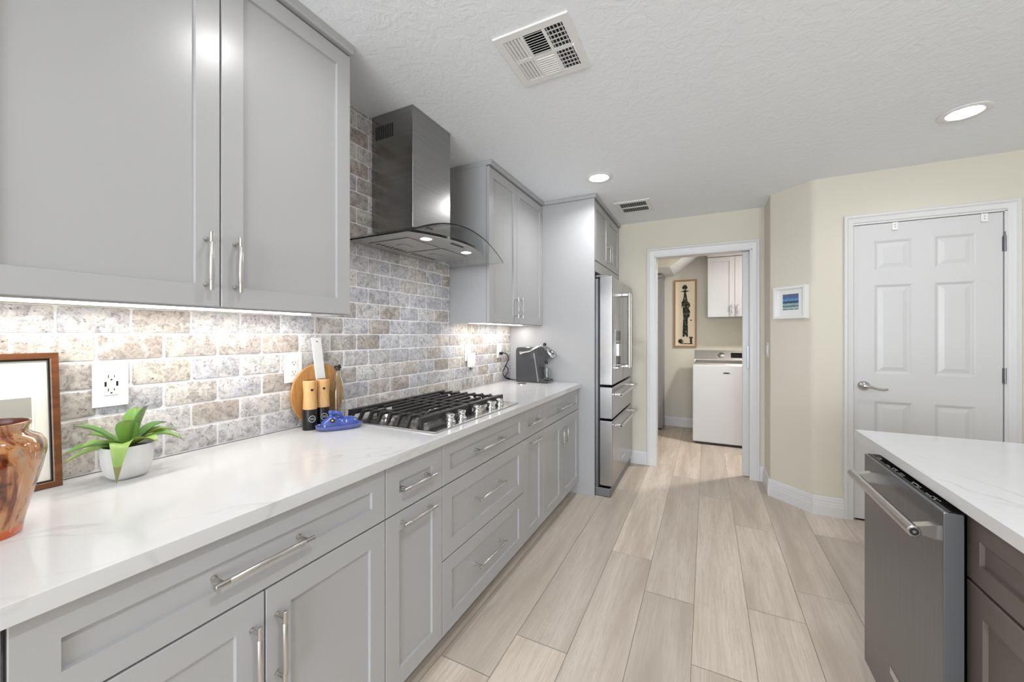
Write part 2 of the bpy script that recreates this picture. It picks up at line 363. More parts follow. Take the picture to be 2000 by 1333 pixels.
# casings
def casing(name, x0, x1, y, zt, wd=.078):
    mb = MB(); prof = [(0, 0), (0, .017), (.004, .021), (.016, .021), (.022, .015), (.028, .0125), (wd-.008, .0105), (wd-.002, .008), (wd, .005), (wd, 0)]
    def path(a, d): return [(x0+a, y-d, 0), (x0+a, y-d, zt-a), (x1-a, y-d, zt-a), (x1-a, y-d, 0)]
    rows = [path(a, d) for a, d in prof]
    mb.loft([[rows[k][i] for k in range(len(prof))] for i in range(4)]); return mb
mb = casing('trim_2', 1.05, 2.012, YF, 2.175)
mb.box(1.122, 1.138, YF-.012, YF+.125, 0, 2.09).box(1.122, 1.955, YF-.012, YF+.125, 2.085, 2.10).box(1.945, 1.958, YF-.012, YF+.125, 0, 2.09)
struct(mb.build('trim_2', 'white_trim', smooth=30))
mb = casing('trim_3', 2.463, 3.320, YP, 2.157, .056)
mb.box(2.505, 2.518, YP-.005, YP+.12, 0, 2.092).box(3.252, 3.264, YP-.005, YP+.12, 0, 2.092).box(2.505, 3.264, YP-.005, YP+.12, 2.088, 2.10)
struct(mb.build('trim_3', 'white_trim', smooth=30))
# pantry door with six raised panels
d1 = thing('door_1', 'white six-panel door with lever handle, closed, right of the small framed seascape', 'door', (2.885, YP+.02, 0))
del d1['category'], d1['label']; d1['kind'] = 'structure'
X = frame_ny(2.522, YP+.040, .014); W_, Hd, T_ = .726, 2.070, .036
us = [0, .111, .308, .416, .608, W_]; vs_ = [0, .235, .836, 1.027, 1.646, 1.745, 1.953, Hd]
mb = MB(X); mb.loft([rect(0, W_, 0, Hd, 0), rect(0, W_, 0, Hd, T_)], True, False)
for i in range(5):
    for j in range(7):
        r_ = (us[i], us[i+1], vs_[j], vs_[j+1])
        if i in (1, 3) and j in (1, 3, 5):
            def rr(d, w_): return rect(r_[0]+d, r_[1]-d, r_[2]+d, r_[3]-d, w_)
            mb.loft([rr(0, T_), rr(.008, T_-.004), rr(.016, T_-.010), rr(.022, T_-.010), rr(.048, T_-.003)], False, True)
        else: mb.add(rect(*r_, T_), [(0, 1, 2, 3)])
mb.build('door_slab', 'door_white', d1, smooth=10)
yd = YP+.040-T_
mb = MB(); lx, lz = 2.574, .955
mb.lathe([(.030, 0), (.033, -.004), (.033, -.010), (.026, -.020), (.016, -.026), (.012, -.03), (.012, -.052), (.0, -.054)], (lx, yd, lz), 28, 'y')
mb.tube([(lx, yd-.045, lz), (lx+.03, yd-.05, lz-.004), (lx+.065, yd-.05, lz-.016), (lx+.095, yd-.047, lz-.021), (lx+.112, yd-.045, lz-.017), (lx+.118, yd-.045, lz-.013)], [.011, .009, .0075, .0075, .008, .005], 12)
mb.build('lever_handle', 'nickel', d1)
for hz in (1.885, 1.055):
    mb = MB(); mb.lathe([(.0065, -.05), (.0065, .05)], (3.254, yd-.007, hz), 12); mb.box(3.244, 3.268, yd-.002, yd+.001, hz-.046, hz+.046)
    if hz > 1.5: mb.lathe([(.004, .05), (.003, .075), (0, .078)], (3.254, yd-.007, hz), 10)
    mb.build('hinge', 'dark_steel', d1)
MB().box(2.5165, 2.5225, YP+.004, YP+.012, .93, .985).build('latch_plate', 'dark_steel', d1)
MB().box(2.535, 3.24, yd+.004, yd+.03, .001, .013).build('door_sweep', 'black', d1)
# pocket door, slid back into its wall: only the leading edge shows
d2 = thing('door_2', 'white pocket door', 'door', (1.9, YF+.06, 0)); del d2['category'], d2['label']; d2['kind'] = 'structure'
mb = MB(); mb.box(1.882, 1.944, YF+.045, YF+.082, .012, 2.078, .003); mb.build('door_slab', 'door_white', d2)
mb = MB(); mb.box(1.917, 1.940, YF+.040, YF+.046, 1.00, 1.215, .002); mb.box(1.924, 1.933, YF+.0385, YF+.041, 1.02, 1.195); mb.build('pull_plate', 'dark_steel', d2)
MB().lathe([(.007, 0), (.007, -.003)], (1.918, YF+.045, 2.035), 14, 'y').build('bolt_cap', 'dark_steel', d2)
# over-door hooks
for x, where in ((2.74, 'left one, nearer the lever handle'), (3.166, 'right one, nearer the hinges')):
    mb = MB(); mb.box(x-.016, x+.016, yd-.006, yd-.002, 2.035, 2.092, .001); mb.box(x-.016, x+.016, yd-.006, yd+.02, 2.0845, 2.0875); mb.box(x-.016, x+.016, yd-.012, yd-.006, 2.031, 2.038, .001)
    o = mb.build('door_hook', ['white_plastic', 'dark_slot'], origin=(x, yd, 2.03))
    tag(o, 'white bracket over the panel door top, '+where, 'hook', 'brackets over the pantry door')
    q = MB()
    for dz in (2.052, 2.068): q.lathe([(.003, 0), (.003, -.001)], (x, yd-.006, dz), 10, 'y')
    q.build('screw', 'dark_steel', o)

# ------------------------------------------------------------------ tile backsplash
mb = MB(); mb.m = 1; mb.box(0, .0095, -.35, 3.1115, .916, 1.394); mb.box(0, .0095, 1.05, 2.20, 1.394, H); mb.m = 0
rt = random.Random(11); TP, TZ = .1555, .0797
pal = [(204, 202, 203), (208, 202, 196), (190, 183, 178), (198, 198, 204), (212, 210, 209), (186, 176, 168), (204, 196, 187), (194, 194, 200), (200, 199, 203)]
def tile(y0, y1, z0, z1):
    if y1-y0 < .012 or z1-z0 < .012: return
    g_ = .0030; y0 += g_; y1 -= g_; z0 += g_; z1 -= g_; pts = []
    hw = min(.011, (y1-y0)*.3, (z1-z0)*.3)
    for cx_, cz_, a0 in ((y1, z1, 0), (y0, z1, 90), (y0, z0, 180), (y1, z0, 270)):
        r = hw*rt.uniform(.5, 1.0)
        ox, oz = cx_+(-r if cx_ == y1 else r), cz_+(-r if cz_ == z1 else r)
        for k in range(4):
            a = math.radians(a0+30*k); j = rt.uniform(-.0007, .0007)
            pts.append((ox+math.cos(a)*(r+j), oz+math.sin(a)*(r+j)))
        # one jittered point along the following edge
        nx = {0: ((y0+y1)/2, z1), 90: (y0, (z0+z1)/2), 180: ((y0+y1)/2, z0), 270: (y1, (z0+z1)/2)}[a0]
        pts.append((nx[0]+rt.uniform(-.0009, .0009), nx[1]+rt.uniform(-.0009, .0009)))
    cy_, cz_ = (y0+y1)/2, (z0+z1)/2
    def ring(s_, x): return [(x, cy_+(p[0]-cy_)*(1-s_/(y1-y0)*2), cz_+(p[1]-cz_)*(1-s_/(z1-z0)*2)) for p in pts]
    c = rt.choice(pal); k = rt.uniform(.98, 1.10); mb.c = rgb(*[min(255, q*k) for q in c])
    fx = .0125+rt.uniform(-.0006, .0006)
    mb.loft([ring(0, .008), ring(0, fx-.003), ring(.0012, fx-.0008), ring(.0035, fx)], False, True)
k = -5
while True:
    z0 = 1.315+TZ*k; z1 = z0+TZ; k += 1
    if z0 > H-.005: break
    off = .386 if k % 2 else .466
    lo, hi = (-.34, 3.111) if z0 < 1.38 else (1.06, 2.19)
    n0 = math.floor((lo-off)/TP)
    while off+n0*TP < hi:
        a, b = off+n0*TP, off+(n0+1)*TP; n0 += 1
        tile(max(a, lo), min(b, hi), max(z0, .917), min(z1, H-.001))
o = mb.build('tile_backsplash', ['travertine', 'grout'], origin=(0, 1.4, .916), colour=True, smooth=40)
tag(o, 'tumbled grey and beige stone brick tiles with white grout covering the left wall', 'backsplash')

# ------------------------------------------------------------------ base cabinets along the left wall
FX, ZT = .643, .872
CARC = 'grey_paint'
def base_cabinet(y0, y1, label, drawers, doors, handles=True):
    root = thing('base_cabinet', label, 'cabinet', (.32, (y0+y1)/2, 0), 'grey base cabinets under the worktop')
    MB().box(.02, FX-.0215, y0+.0006, y1-.0006, .10, .8788).build('carcass', CARC, root)
    MB().box(.02, .57, y0+.0006, y1-.0006, 0, .10).build('toe_kick', 'toe_kick', root)
    g_ = .0018
    for z0, z1, rail, hh in drawers:
        X = frame_x(FX-.02, y0+g_, z0); wd = y1-y0-2*g_
        d = shaker(X, wd, z1-z0, rail=rail).build('drawer_front', CARC, root, smooth=20)
        Xf = frame_x(FX, y0, z0)
        if hh: handle(d, frame_x(FX-hh[3], 0, 0), (hh[0], hh[2]), (hh[1], hh[2]), out=.032+hh[3])
    for a, b, z0, z1, hh, rail in doors:
        X = frame_x(FX-.02, a+g_, z0)
        d = shaker(X, b-a-2*g_, z1-z0, rail=rail).build('door', CARC, root, smooth=20)
        if hh: handle(d, frame_x(FX, 0, 0), (hh[0], hh[1]), (hh[2], hh[3]))
    return root
ZB = .103
base_cabinet(-.58, .179, 'grey base cabinet cut off by the lower left edge of the photo', [(.706, ZT, .05, None)], [(-.58, -.2, ZB, .701, None, .062), (-.2, .179, ZB, .701, None, .062)])
base_cabinet(.181, .955, 'nearest grey base cabinet with one wide drawer and two doors, below the potted plant', [(.706, ZT, .055, (.444, .673, .787, .0085))],
             [(.181, .566, ZB, .701, (.535, .466, .535, .645), .062), (.566, .955, ZB, .701, (.594, .466, .594, .645), .062)])
base_cabinet(.955, 1.263, 'narrow grey base cabinet with drawer and pull-out door, left of the three-drawer unit', [(.706, ZT, .062, (1.010, 1.185, .787, .0085))],
             [(.955, 1.263, ZB, .701, (1.010, .667, 1.190, .667), .062)])
base_cabinet(1.263, 2.034, 'grey base cabinet of three wide drawers directly under the gas cooktop',
             [(.706, ZT, .05, (1.50, 1.765, .787, .0085)), (.406, .701, .062, (1.50, 1.765, .565, .0085)), (ZB, .401, .062, (1.50, 1.765, .262, .0085))], [])
base_cabinet(2.034, 2.333, 'narrow grey base cabinet with drawer and pull-out door, right of the three-drawer unit', [(.706, ZT, .062, (2.075, 2.255, .787, .0085))],
             [(2.034, 2.333, ZB, .701, (2.075, .672, 2.255, .672), .062)])
base_cabinet(2.333, 3.111, 'farthest grey base cabinet with one drawer and two doors, beside the tall fridge panel', [(.706, ZT, .05, (2.58, 2.86, .787, .0085))],
             [(2.333, 2.700, ZB, .701, (2.655, .515, 2.655, .640), .062), (2.700, 3.111, ZB, .701, (2.745, .515, 2.745, .640), .062)])
o = MB().box(.0005, .6645, -.58, 3.1125, .8792, .914, .002, 2).build('worktop', 'quartz', origin=(.33, 1.26, .879))
tag(o, 'long white quartz worktop with faint grey veins along the tiled wall', 'countertop')

# ------------------------------------------------------------------ upper cabinets
UX, UZ, DT = .322, 1.390, 2.417
def crown(root, x0, x1, y0, y1):
    MB().prism([(x0, DT+.004), (x1-.004, DT+.004), (x1, DT+.012), (x1, H-.0005), (x0, H-.0005)], 'y', y0, y1).build('crown', CARC, root, smooth=0)
def upper_cabinet(y0, y1, split, label, hz, strip):
    root = thing('wall_cabinet', label, 'cabinet', (.16, (y0+y1)/2, UZ), 'grey wall cabinets on the tiled wall')
    mb = MB(); mb.box(.0135, UX-.0215, y0, y1, UZ+.014, DT+.003); mb.box(.0135, UX-.0215, y0, y0+.016, UZ, UZ+.014); mb.box(.0135, UX-.0215, y1-.016, y1, UZ, UZ+.014)
    mb.box(UX-.036, UX-.0215, y0+.016, y1-.016, UZ, UZ+.014); mb.m = 1; mb.box(.0135, UX-.036, y0+.016, y1-.016, UZ+.0125, UZ+.0139)
    mb.build('carcass', [CARC, 'inner'], root)
    for a, b, hy in ((y0, split, split-.038), (split, y1, split+.038)):
        d = shaker(frame_x(UX-.02, a+.0018, UZ+.004), b-a-.0036, DT-UZ-.008, rail=.060).build('door', CARC, root, smooth=20)
        handle(d, frame_x(UX, 0, 0), (hy, hz[0]), (hy, hz[1]))
    crown(root, .014, UX+.018, y0-.0, y1+.0)
    MB().box(.125, .155, y0+.05, y1-.05, UZ+.001, UZ+.0124, .002).build('light_strip', 'strip_lens', root)
    return root
upper_cabinet(.165, 1.092, .631, 'large grey two-door wall cabinet in the near left, above the plant and outlet', (1.437, 1.600), True)
upper_cabinet(2.190, 3.111, 2.610, 'grey two-door wall cabinet between the range hood and the tall fridge panel', (1.436, 1.588), True)
PXX = .7725
p = thing('end_panel', 'tall grey panel standing between the worktop end and the refrigerator', 'panel', (.38, 3.123, 0))
MB().box(.0005, PXX, 3.113, 3.134, 0, DT+.006, .001).build('board', CARC, p)
MB().box(UX+.019, PXX+.018, 3.096, 3.134, DT+.0065, H-.0005, .002).build('crown', CARC, p)
# cabinet over the refrigerator
root = thing('fridge_cabinet', 'grey two-door cabinet mounted above the refrigerator', 'cabinet', (.4, 3.62, 1.83))
MB().box(.01, PXX-.0215, 3.1345, 4.117, 1.835, DT+.003).build('carcass', CARC, root)
MB().box(PXX-.0215, PXX-.003, 3.1345, 4.117, 1.835, 1.921).build('lower_rail', CARC, root)
MB().box(PXX-.0215, PXX-.003, 4.085, 4.117, 1.922, DT).build('filler_strip', CARC, root)
for a, b, hy in ((3.136, 3.60, 3.565), (3.60, 4.083, 3.637)):
    d = shaker(frame_x(PXX-.02, a+.0018, 1.926), b-a-.0036, DT-1.926-.004, rail=.058).build('door', CARC, root, smooth=20)
    handle(d, frame_x(PXX, 0, 0), (hy, 1.965), (hy, 2.125))
MB().box(.012, PXX+.018, 3.1345, 4.117, DT+.0065, H-.0005, .002).build('crown', CARC, root)

# ------------------------------------------------------------------ refrigerator
root = thing('refrigerator', 'stainless steel french-door refrigerator with two lower drawers beside the tall grey panel', 'refrigerator', (.45, 3.61, 0))
FY0, FY1, FXF = 3.150, 4.062, .908
MB().box(.06, .795, FY0+.004, FY1-.004, .02, 1.775, .004).build('body', 'dark_steel', root)
MB().box(.70, .895, FY0-.004, FY1, .002, .070, .004).build('base_grille', 'dark_steel', root)
MB().box(.79, .805, FY0+.01, FY1-.01, .075, 1.77).build('gasket', 'black', root)
def fdoor(name, y0, y1, z0, z1, left):
    mb = MB(); mb.box(.806, FXF, y0, y1, z0, z1, .006, 3); return mb.build(name, 'steel_fridge', root)
mid = 3.606
dl = fdoor('door', FY0, mid-.003, .905, 1.785, 1); dr = fdoor('door', mid+.003, FY1, .905, 1.785, 0)
d3 = fdoor('drawer', FY0, FY1, .632, .888, 1); d4 = fdoor('drawer', FY0, FY1, .088, .615, 1)
for d, y in ((dl, mid-.045), (dr, mid+.045)):
    mb = MB(); mb.tube([(FXF+.062, y, 1.02), (FXF+.062, y, 1.685)], .013, 16)
    for z in (1.035, 1.670): mb.box(FXF, FXF+.062, y-.009, y+.009, z-.012, z+.012, .003)
    mb.build('handle', 'nickel', d)
for d, z in ((d3, .822), (d4, .570)):
    mb = MB(); mb.tube([(FXF+.058, FY0+.07, z), (FXF+.058, FY1-.07, z)], .012, 16)
    for y in (FY0+.095, FY1-.095): mb.box(FXF, FXF+.058, y-.012, y+.012, z-.010, z+.010, .003)
    mb.m = 1
    for y, s_ in ((FY0+.07, -1), (FY1-.07, 1)): mb.lathe([(.0085, 0), (.0085, s_*.001)], (FXF+.058, y, z), 14, 'y')
    mb.build('handle', ['nickel', 'black'], d)
mb = MB(); mb.box(FXF-.004, FXF+.003, 3.265, 3.50, 1.02, 1.36, .002); mb.m = 1; mb.box(FXF+.0005, FXF+.004, 3.285, 3.48, 1.04, 1.245); mb.box(FXF+.0005, FXF+.0045, 3.285, 3.48, 1.265, 1.345)
mb.m = 0; mb.box(FXF, FXF+.02, 3.34, 3.42, 1.13, 1.24, .004); mb.box(FXF, FXF+.024, 3.285, 3.48, 1.028, 1.046, .003)
mb.build('water_dispenser', ['steel_fridge', 'black_gloss'], dl)
for y in (FY0+.05, FY1-.05): MB().box(.74, .88, y-.03, y+.03, 1.7855, 1.805, .005).build('hinge_cover', 'steel_fridge', root)
MB().box(FXF, FXF+.002, 3.52, 3.68, .205, .225, .001).build('badge', 'chrome', root)

# ------------------------------------------------------------------ range hood
root = thing('range_hood', 'stainless steel chimney range hood with arched glass canopy over the cooktop', 'range hood', (.2, 1.65, 1.76))
HY0, HY1, HYM = 1.497, 1.812, 1.645
def zg(y): return 1.737+.103*(1-((y-1.633)/.402)**2)
ch_ = MB().box(.013, .287, HY0, HY1, 1.838, H-.001, .0015).build('chimney', 'steel_hood', root)
mb = MB()
for k in range(10):
    x = .040+k*.0125; mb.box(x, x+.006, HY0-.0008, HY0+.001, 2.325, 2.395)
mb.build('vent_slots', 'black', ch_)
MB().box(.2865, .2885, 1.60, 1.655, 1.874, 1.882).build('badge', 'dark_slot', ch_)
n = 36; ga, gb = 1.231, 2.035; rings = []
ysg = [ga+(gb-ga)*i/n for i in range(n+1)]
mb = MB()
def gx(y): return .520-.012*((y-1.633)/.4)**2
for y in ysg: rings.append([(.028, y, zg(y)), (gx(y), y, zg(y)), (gx(y), y, zg(y)+.006), (.028, y, zg(y)+.006)])
N = len(rings); vs = [p for r in rings for p in r]; fs = []; mi = []
for i in range(N-1):
    for j in range(4):
        fs.append((i*4+j, i*4+(j+1) % 4, (i+1)*4+(j+1) % 4, (i+1)*4+j)); mi.append(1 if j in (1,) else 0)
fs += [(3, 2, 1, 0), tuple(range((N-1)*4, N*4))]; mi += [1, 0]
mb.add(vs, fs); mb.mi = mi
mb.build('glass_canopy', ['hood_glass', 'glass_edge'], root, smooth=30)
# steel body under the glass: flat bottom, bowed front, top follows the arch
def bxf(y): return .500-.085*((y-HYM)/.31)**2
rings = []; yb = [1.318+.645*i/24 for i in range(25)]
for y in yb: rings.append([(.032, y, 1.7665), (bxf(y)-.004, y, 1.7665), (bxf(y), y, 1.769), (bxf(y), y, min(1.781, zg(y)-.001)), (.032, y, min(1.781, zg(y)-.001))])
mb = MB(); N = 25; vs = [p for r in rings for p in r]; fs = []; mi = []
for i in range(N-1):
    for j in range(5):
        fs.append((i*5+j, i*5+(j+1) % 5, (i+1)*5+(j+1) % 5, (i+1)*5+j)); mi.append(1 if j == 2 else 0)
fs += [(4, 3, 2, 1, 0), tuple(range((N-1)*5, N*5))]; mi += [0, 0]
mb.add(vs, fs); mb.mi = mi
body = mb.build('body', ['steel_under', 'black_gloss'], root, smooth=30)
for y in (1.455, 1.795):
    mb = MB(); mb.lathe([(.036, 0), (.034, -.003), (.027, -.003)], (.405, y, 1.7664), 24, cap1=False); mb.m = 1; mb.lathe([(.027, -.0025), (0.0, -.0025)], (.405, y, 1.7664), 24, cap0=False, cap1=False)
    mb.build('hood_light', ['nickel', 'hood_lens'], root)
for a, b in ((1.40, 1.635), (1.655, 1.89)):
    mb = MB(); mb.box(.09, .345, a, b, 1.7625, 1.7663, .001); mb.m = 1
    for k in range(7): mb.box(.115, .145, a+.02+k*.03, a+.035+k*.03, 1.762, 1.7626)
    mb.m = 0; mb.box(.20, .24, (a+b)/2-.04, (a+b)/2+.04, 1.7595, 1.7625, .001)
    mb.build('grease_filter', ['steel_under', 'dark_slot'], root)
mb = MB()
for k in range(5): mb.box(.450, .464, 1.585+k*.022, 1.597+k*.022, 1.7635, 1.7664, .001)
mb.build('control_buttons', 'dark_slot', root)

# ------------------------------------------------------------------ gas cooktop
root = thing('gas_cooktop', 'stainless gas cooktop with black iron grates set in the worktop', 'cooktop', (.35, 1.645, .9142))
CY0, CY1, CX0, CX1 = 1.257, 2.032, .100, .612
MB().box(CX0, CX1, CY0, CY1, .9143, .921, .003, 2).build('tray', 'steel_top', root)
for cx_, cy_, r_ in ((.205, 1.40, .040), (.405, 1.40, .034), (.305, 1.645, .052), (.205, 1.89, .034), (.405, 1.89, .040)):
    mb = MB(); mb.lathe([(r_+.028, .9212), (r_+.024, .924), (r_+.006, .925), (r_, .938), (r_*.9, .9385)], (cx_, cy_, 0), 28)
    b = mb.build('burner', 'nickel', root)
    MB().lathe([(r_*.93, .9387), (r_*.95, .943), (r_*.85, .9465), (0, .947)], (cx_, cy_, 0), 28).build('burner_cap', 'cast_iron', b)
GX0, GX1, GT, GB = .103, .520, .966, .935
for a, b in ((1.268, 1.643), (1.647, 2.005)):
    mb = MB(); t_ = .0055
    for xx in (GX0, GX1): mb.box(xx-.006, xx+.006, a+.004, b-.004, GT-.026, GT, .002)
    nb = 8
    for k in range(nb):
        xx = GX0+.012+(GX1-GX0-.024)*k/(nb-1)
        # finger bar: foot at the outer end of the grate, runs along y, broken where it would cross a burner
        outer, inner = (a, b) if a < 1.5 else (b, a)
        sg = 1 if inner > outer else -1
        segs = [(a+.004, b)] if a < 1.5 else [(a, b-.004)]
        for bx, by in ((.205, 1.40), (.405, 1.40), (.305, 1.645), (.205, 1.89), (.405, 1.89)):
            h2 = .042 if abs(xx-bx) < .022 else (.022 if abs(xx-bx) < .055 else 0)
            if h2: segs = [q for (p, r) in segs for q in (((p, min(r, by-h2)), (max(p, by+h2), r)) if p < by < r else ((p, r),)) if q[1]-q[0] > .01]
        for p, r in segs: mb.box(xx-t_, xx+t_, p+(.026 if abs(p-outer) < .006 else 0), r-(.026 if abs(r-outer) < .006 else 0), GT-.013, GT, .0015)
        prof = [(outer-sg*.004, GB-.012), (outer+sg*.012, GB-.012), (outer+sg*.032, GT-.013), (outer+sg*.032, GT), (outer+sg*.020, GT)]
        mb.prism(prof if sg > 0 else list(reversed(prof)), 'x', xx-t_, xx+t_)
    for yy in ((a+.062, b-.075, b-.008) if a < 1.5 else (a+.008, a+.075, b-.062)): mb.box(GX0, GX1, yy-.005, yy+.005, GT-.013, GT-.001, .001)
    for xx in (GX0, GX1):
        for yy in (a+.012, b-.012): mb.box(xx-.007, xx+.007, yy-.007, yy+.007, .9214, GT-.02)
    mb.build('grate', 'cast_iron', root, smooth=20)
for y in (1.435, 1.525, 1.665, 1.80, 1.90):
    mb = MB(); mb.lathe([(.025, .9213), (.025, .926), (.021, .928), (.019, .931), (.0185, .945), (.021, .951), (.0205, .955), (.016, .957), (0, .9575)], (.556, y, 0), 28)
    mb.box(.556-.019, .556+.019, y-.0035, y+.0035, .9565, .961, .001)
    mb.build('knob', 'chrome', root)

# ------------------------------------------------------------------ island with dishwasher
IX, IY = 2.144, 2.112
o = MB().box(IX, 3.25, .70, IY, .880, .914, .002, 2).build('countertop', 'quartz_island', origin=(2.7, 1.4, .88))
tag(o, 'white quartz island top with its near corner over the dishwasher', 'countertop')
root = thing('island_cabinet', 'dark brown-grey island cabinet with drawer over door, right of the dishwasher', 'cabinet', (2.5, 1.04, 0))
IFX = 2.165
MB().box(IFX+.0215, 2.95, .72, 1.374, .10, .8795).build('carcass', 'dark_paint', root)
MB().box(IFX+.09, 2.95, .72, 1.374, 0, .10).build('toe_kick', 'dark_paint', root)
shaker(frame_nx(IFX+.02, 1.372, .713), .648, .158, rail=.05).build('drawer_front', 'dark_paint', root, smooth=20)
shaker(frame_nx(IFX+.02, 1.372, .105), .648, .600, rail=.062).build('door', 'dark_paint', root, smooth=20)
root = thing('side_panel', 'dark brown-grey end panel of the island beside the dishwasher', 'panel', (2.55, 1.93, 0))
MB().box(IFX+.01, 2.95, 1.915, 1.94, 0, .8795).build('board', 'dark_paint', root)
root = thing('dishwasher', 'stainless steel dishwasher with long bar handle under the island top', 'dishwasher', (2.4, 1.625, 0))
DX, DY0, DY1, DZ = 2.115, 1.352, 1.895, .868
MB().box(2.17, 2.75, 1.376, 1.912, .02, .862).build('tub', 'black', root)
MB().box(2.19, 2.25, 1.376, 1.912, 0, .085).build('kick_plate', 'black', root)
d = MB().box(DX, 2.1535, DY0, DY1, .095, DZ, .003, 2).build('door', ['dark_steel', 'shaded_side'], root)
for p in d.data.polygons:
    if abs(p.normal.y) > .9: p.material_index = 1
mb = MB(); mb.box(DX+.010, 2.158, DY0+.004, DY1-.004, DZ-.001, DZ+.002, .001); mb.m = 1
rr_ = random.Random(5)
for gy0, nn in ((1.84, 3), (1.755, 7), (1.68, 5), (1.585, 6), (1.49, 6)):
    for k in range(nn):
        for rw in (0, 1):
            if rr_.random() < .25: continue
            y = gy0-k*.0105; x = DX+.018+rw*.007; mb.box(x, x+rr_.uniform(.002, .004), y-rr_.uniform(.003, .008), y, DZ+.002, DZ+.0023)
mb.build('control_strip', ['black_gloss', 'print_white'], d)
mb = MB(); hx = DX-.052
mb.tube([(hx, DY0+.004, .806), (hx, DY0+.006, .806), (hx, DY0+.03, .806), (hx, DY1-.09, .806), (hx, DY1-.065, .806), (hx, DY1-.063, .806)], [.012, .0145, .0145, .0145, .0145, .012], 20)
for y in (DY0+.03, DY1-.09):
    mb.prism([(DX, .790), (DX, .828), (hx+.006, .8155), (hx-.004, .800)], 'y', y-.013, y+.013)
mb.m = 1; mb.lathe([(.0095, 0), (.0095, -.0006)], (hx, DY0+.004, .806), 18, 'y'); mb.m = 0; mb.lathe([(.004, 0), (.004, -.0012)], (hx, DY0+.004, .806), 14, 'y')
mb.build('handle', ['nickel', 'black'], d)
MB().box(DX-.0015, DX, 1.58, 1.665, .222, .247, .0006).build('badge', 'chrome', d)

# ------------------------------------------------------------------ laundry room
root = thing('washing_machine', 'white top-load washing machine with silver console, through the doorway', 'washing machine', (1.77, 5.5, 0))
WX0, WX1, WY = 1.434, 2.120, 5.185
MB().box(WX0, WX1, WY, WY+.66, .028, .955, .012, 3).build('cabinet', 'washer_white', root)
for x in (WX0+.07, WX1-.07):
    for y in (WY+.07, WY+.58): MB().lathe([(.022, 0), (.022, .027)], (x, y, 0), 14).build('foot', 'black', root)
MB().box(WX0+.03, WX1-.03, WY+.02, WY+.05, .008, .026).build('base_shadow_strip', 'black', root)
MB().prism([(WY+.02, .956), (WY+.50, .956), (WY+.50, .985), (WY+.03, .972)], 'x', WX0+.025, WX1-.025).build('lid', 'steel_under', root)
mb = MB(); mb.prism([(WY+.50, .956), (WY+.655, .956), (WY+.655, 1.105), (WY+.60, 1.105), (WY+.50, .99)], 'x', WX0+.008, WX1-.008); c = mb.build('console', 'steel_under', root, smooth=0)
sl = math.atan2(.115, .10)
Xc = Matrix.Translation((1.777, WY+.545, 1.0445)) @ Matrix.Rotation(sl, 4, 'X')
mb = MB(Xc); mb.box(.09, .29, -.035, .045, 0, .003, .001); mb.build('display', 'black_gloss', c)
mb = MB(Xc); mb.lathe([(.036, 0), (.034, .018), (.028, .022), (0, .022)], (-.02, 0, 0), 24); mb.build('dial', 'nickel', c)
mb = MB(); mb.prism([(1.795-.042, .862), (1.795-.02, .856), (1.795+.02, .856), (1.795+.042, .862), (1.795+.02, .870), (1.795-.02, .870)], 'y', WY-.002, WY); mb.build('badge', 'dark_slot', root)
# laundry wall cabinet
root = thing('laundry_cabinet', 'light grey two-door wall cabinet above the washing machine', 'cabinet', (2.0, 5.85, 1.54))
LX0, LX1, LY = 1.598, 2.30, 5.65
MB().box(LX0, LX1, LY+.0215, 6.0495, 1.54, 2.315).build('carcass', CARC, root)
for a, b, hx_ in ((LX0, 1.905, 1.868), (1.905, LX1, 1.938)):
    d = shaker(frame_ny(a+.0018, LY+.02, 1.544), b-a-.0036, .765, rail=.058).build('door', CARC, root, smooth=20)
    handle(d, frame_ny(0, LY, 0), (hx_, 1.575), (hx_, 1.70))
MB().box(LX0-.003, LX1, LY-.016, 6.0495, 2.316, H-.001, .002).build('crown', CARC, root)
root = thing('utility_cabinet', 'tall grey cabinet at the left of the laundry room below the sloping bulkhead', 'cabinet', (.75, 5.87, 0))
MB().box(.42, 1.04, 5.72, 6.049, .02, 2.10).build('carcass', 'grey_door', root)
MB().box(.42, 1.015, 5.70, 5.7195, .03, 2.05, .003).build('door', 'grey_door', root)
MB().box(.42, 1.045, 5.69, 6.049, 2.10, 2.145, .004).build('crown', 'grey_door', root)
MB().box(.44, 1.02, 5.75, 6.04, 0, .02).build('plinth', 'dark_slot', root)
# tall figure drawing on the laundry back wall
root = thing('tall_picture', 'tall narrow gilt-framed ink drawing of a standing figure in a hat, on the laundry wall', 'picture', (1.316, 6.04, 1.13))
ax0, ax1, az0, az1, ay = 1.166, 1.462, 1.135, 2.093, 6.049
mb = MB()
mb.rframe(ax0, ax1, az0, az1, .022, ay, ay-.025, 'y', .003)
mb.build('frame', 'gold_wood', root)
MB().box(ax0+.015, ax1-.015, ay-.010, ay-.004, az0+.015, az1-.015).build('paper', 'paper_cream', root)
cx_ = (ax0+ax1)/2
def blob(mb, pts):
    mb.prism([(cx_+p[0], az0+p[1]) for p in pts], 'y', ay-.0106, ay-.0099)
def ell(cx0, cz0, rx, rz, n=14, j=.12, seed=1):
    q = random.Random(seed); return [(cx0+rx*math.cos(2*PI*i/n)*(1+q.uniform(-j, j)), cz0+rz*math.sin(2*PI*i/n)*(1+q.uniform(-j, j))) for i in range(n)]
mb = MB()
blob(mb, [(-.062, .795), (-.02, .785), (.02, .787), (.062, .798), (.03, .806), (-.03, .806)])     # brim
blob(mb, ell(-.004, .852, .034, .036, seed=2)); blob(mb, [(-.012, .83), (.008, .83), (.012, .79), (-.012, .79)])
blob(mb, [(-.012, .79), (.012, .79), (.022, .72), (.03, .66), (-.032, .66), (-.02, .72)])
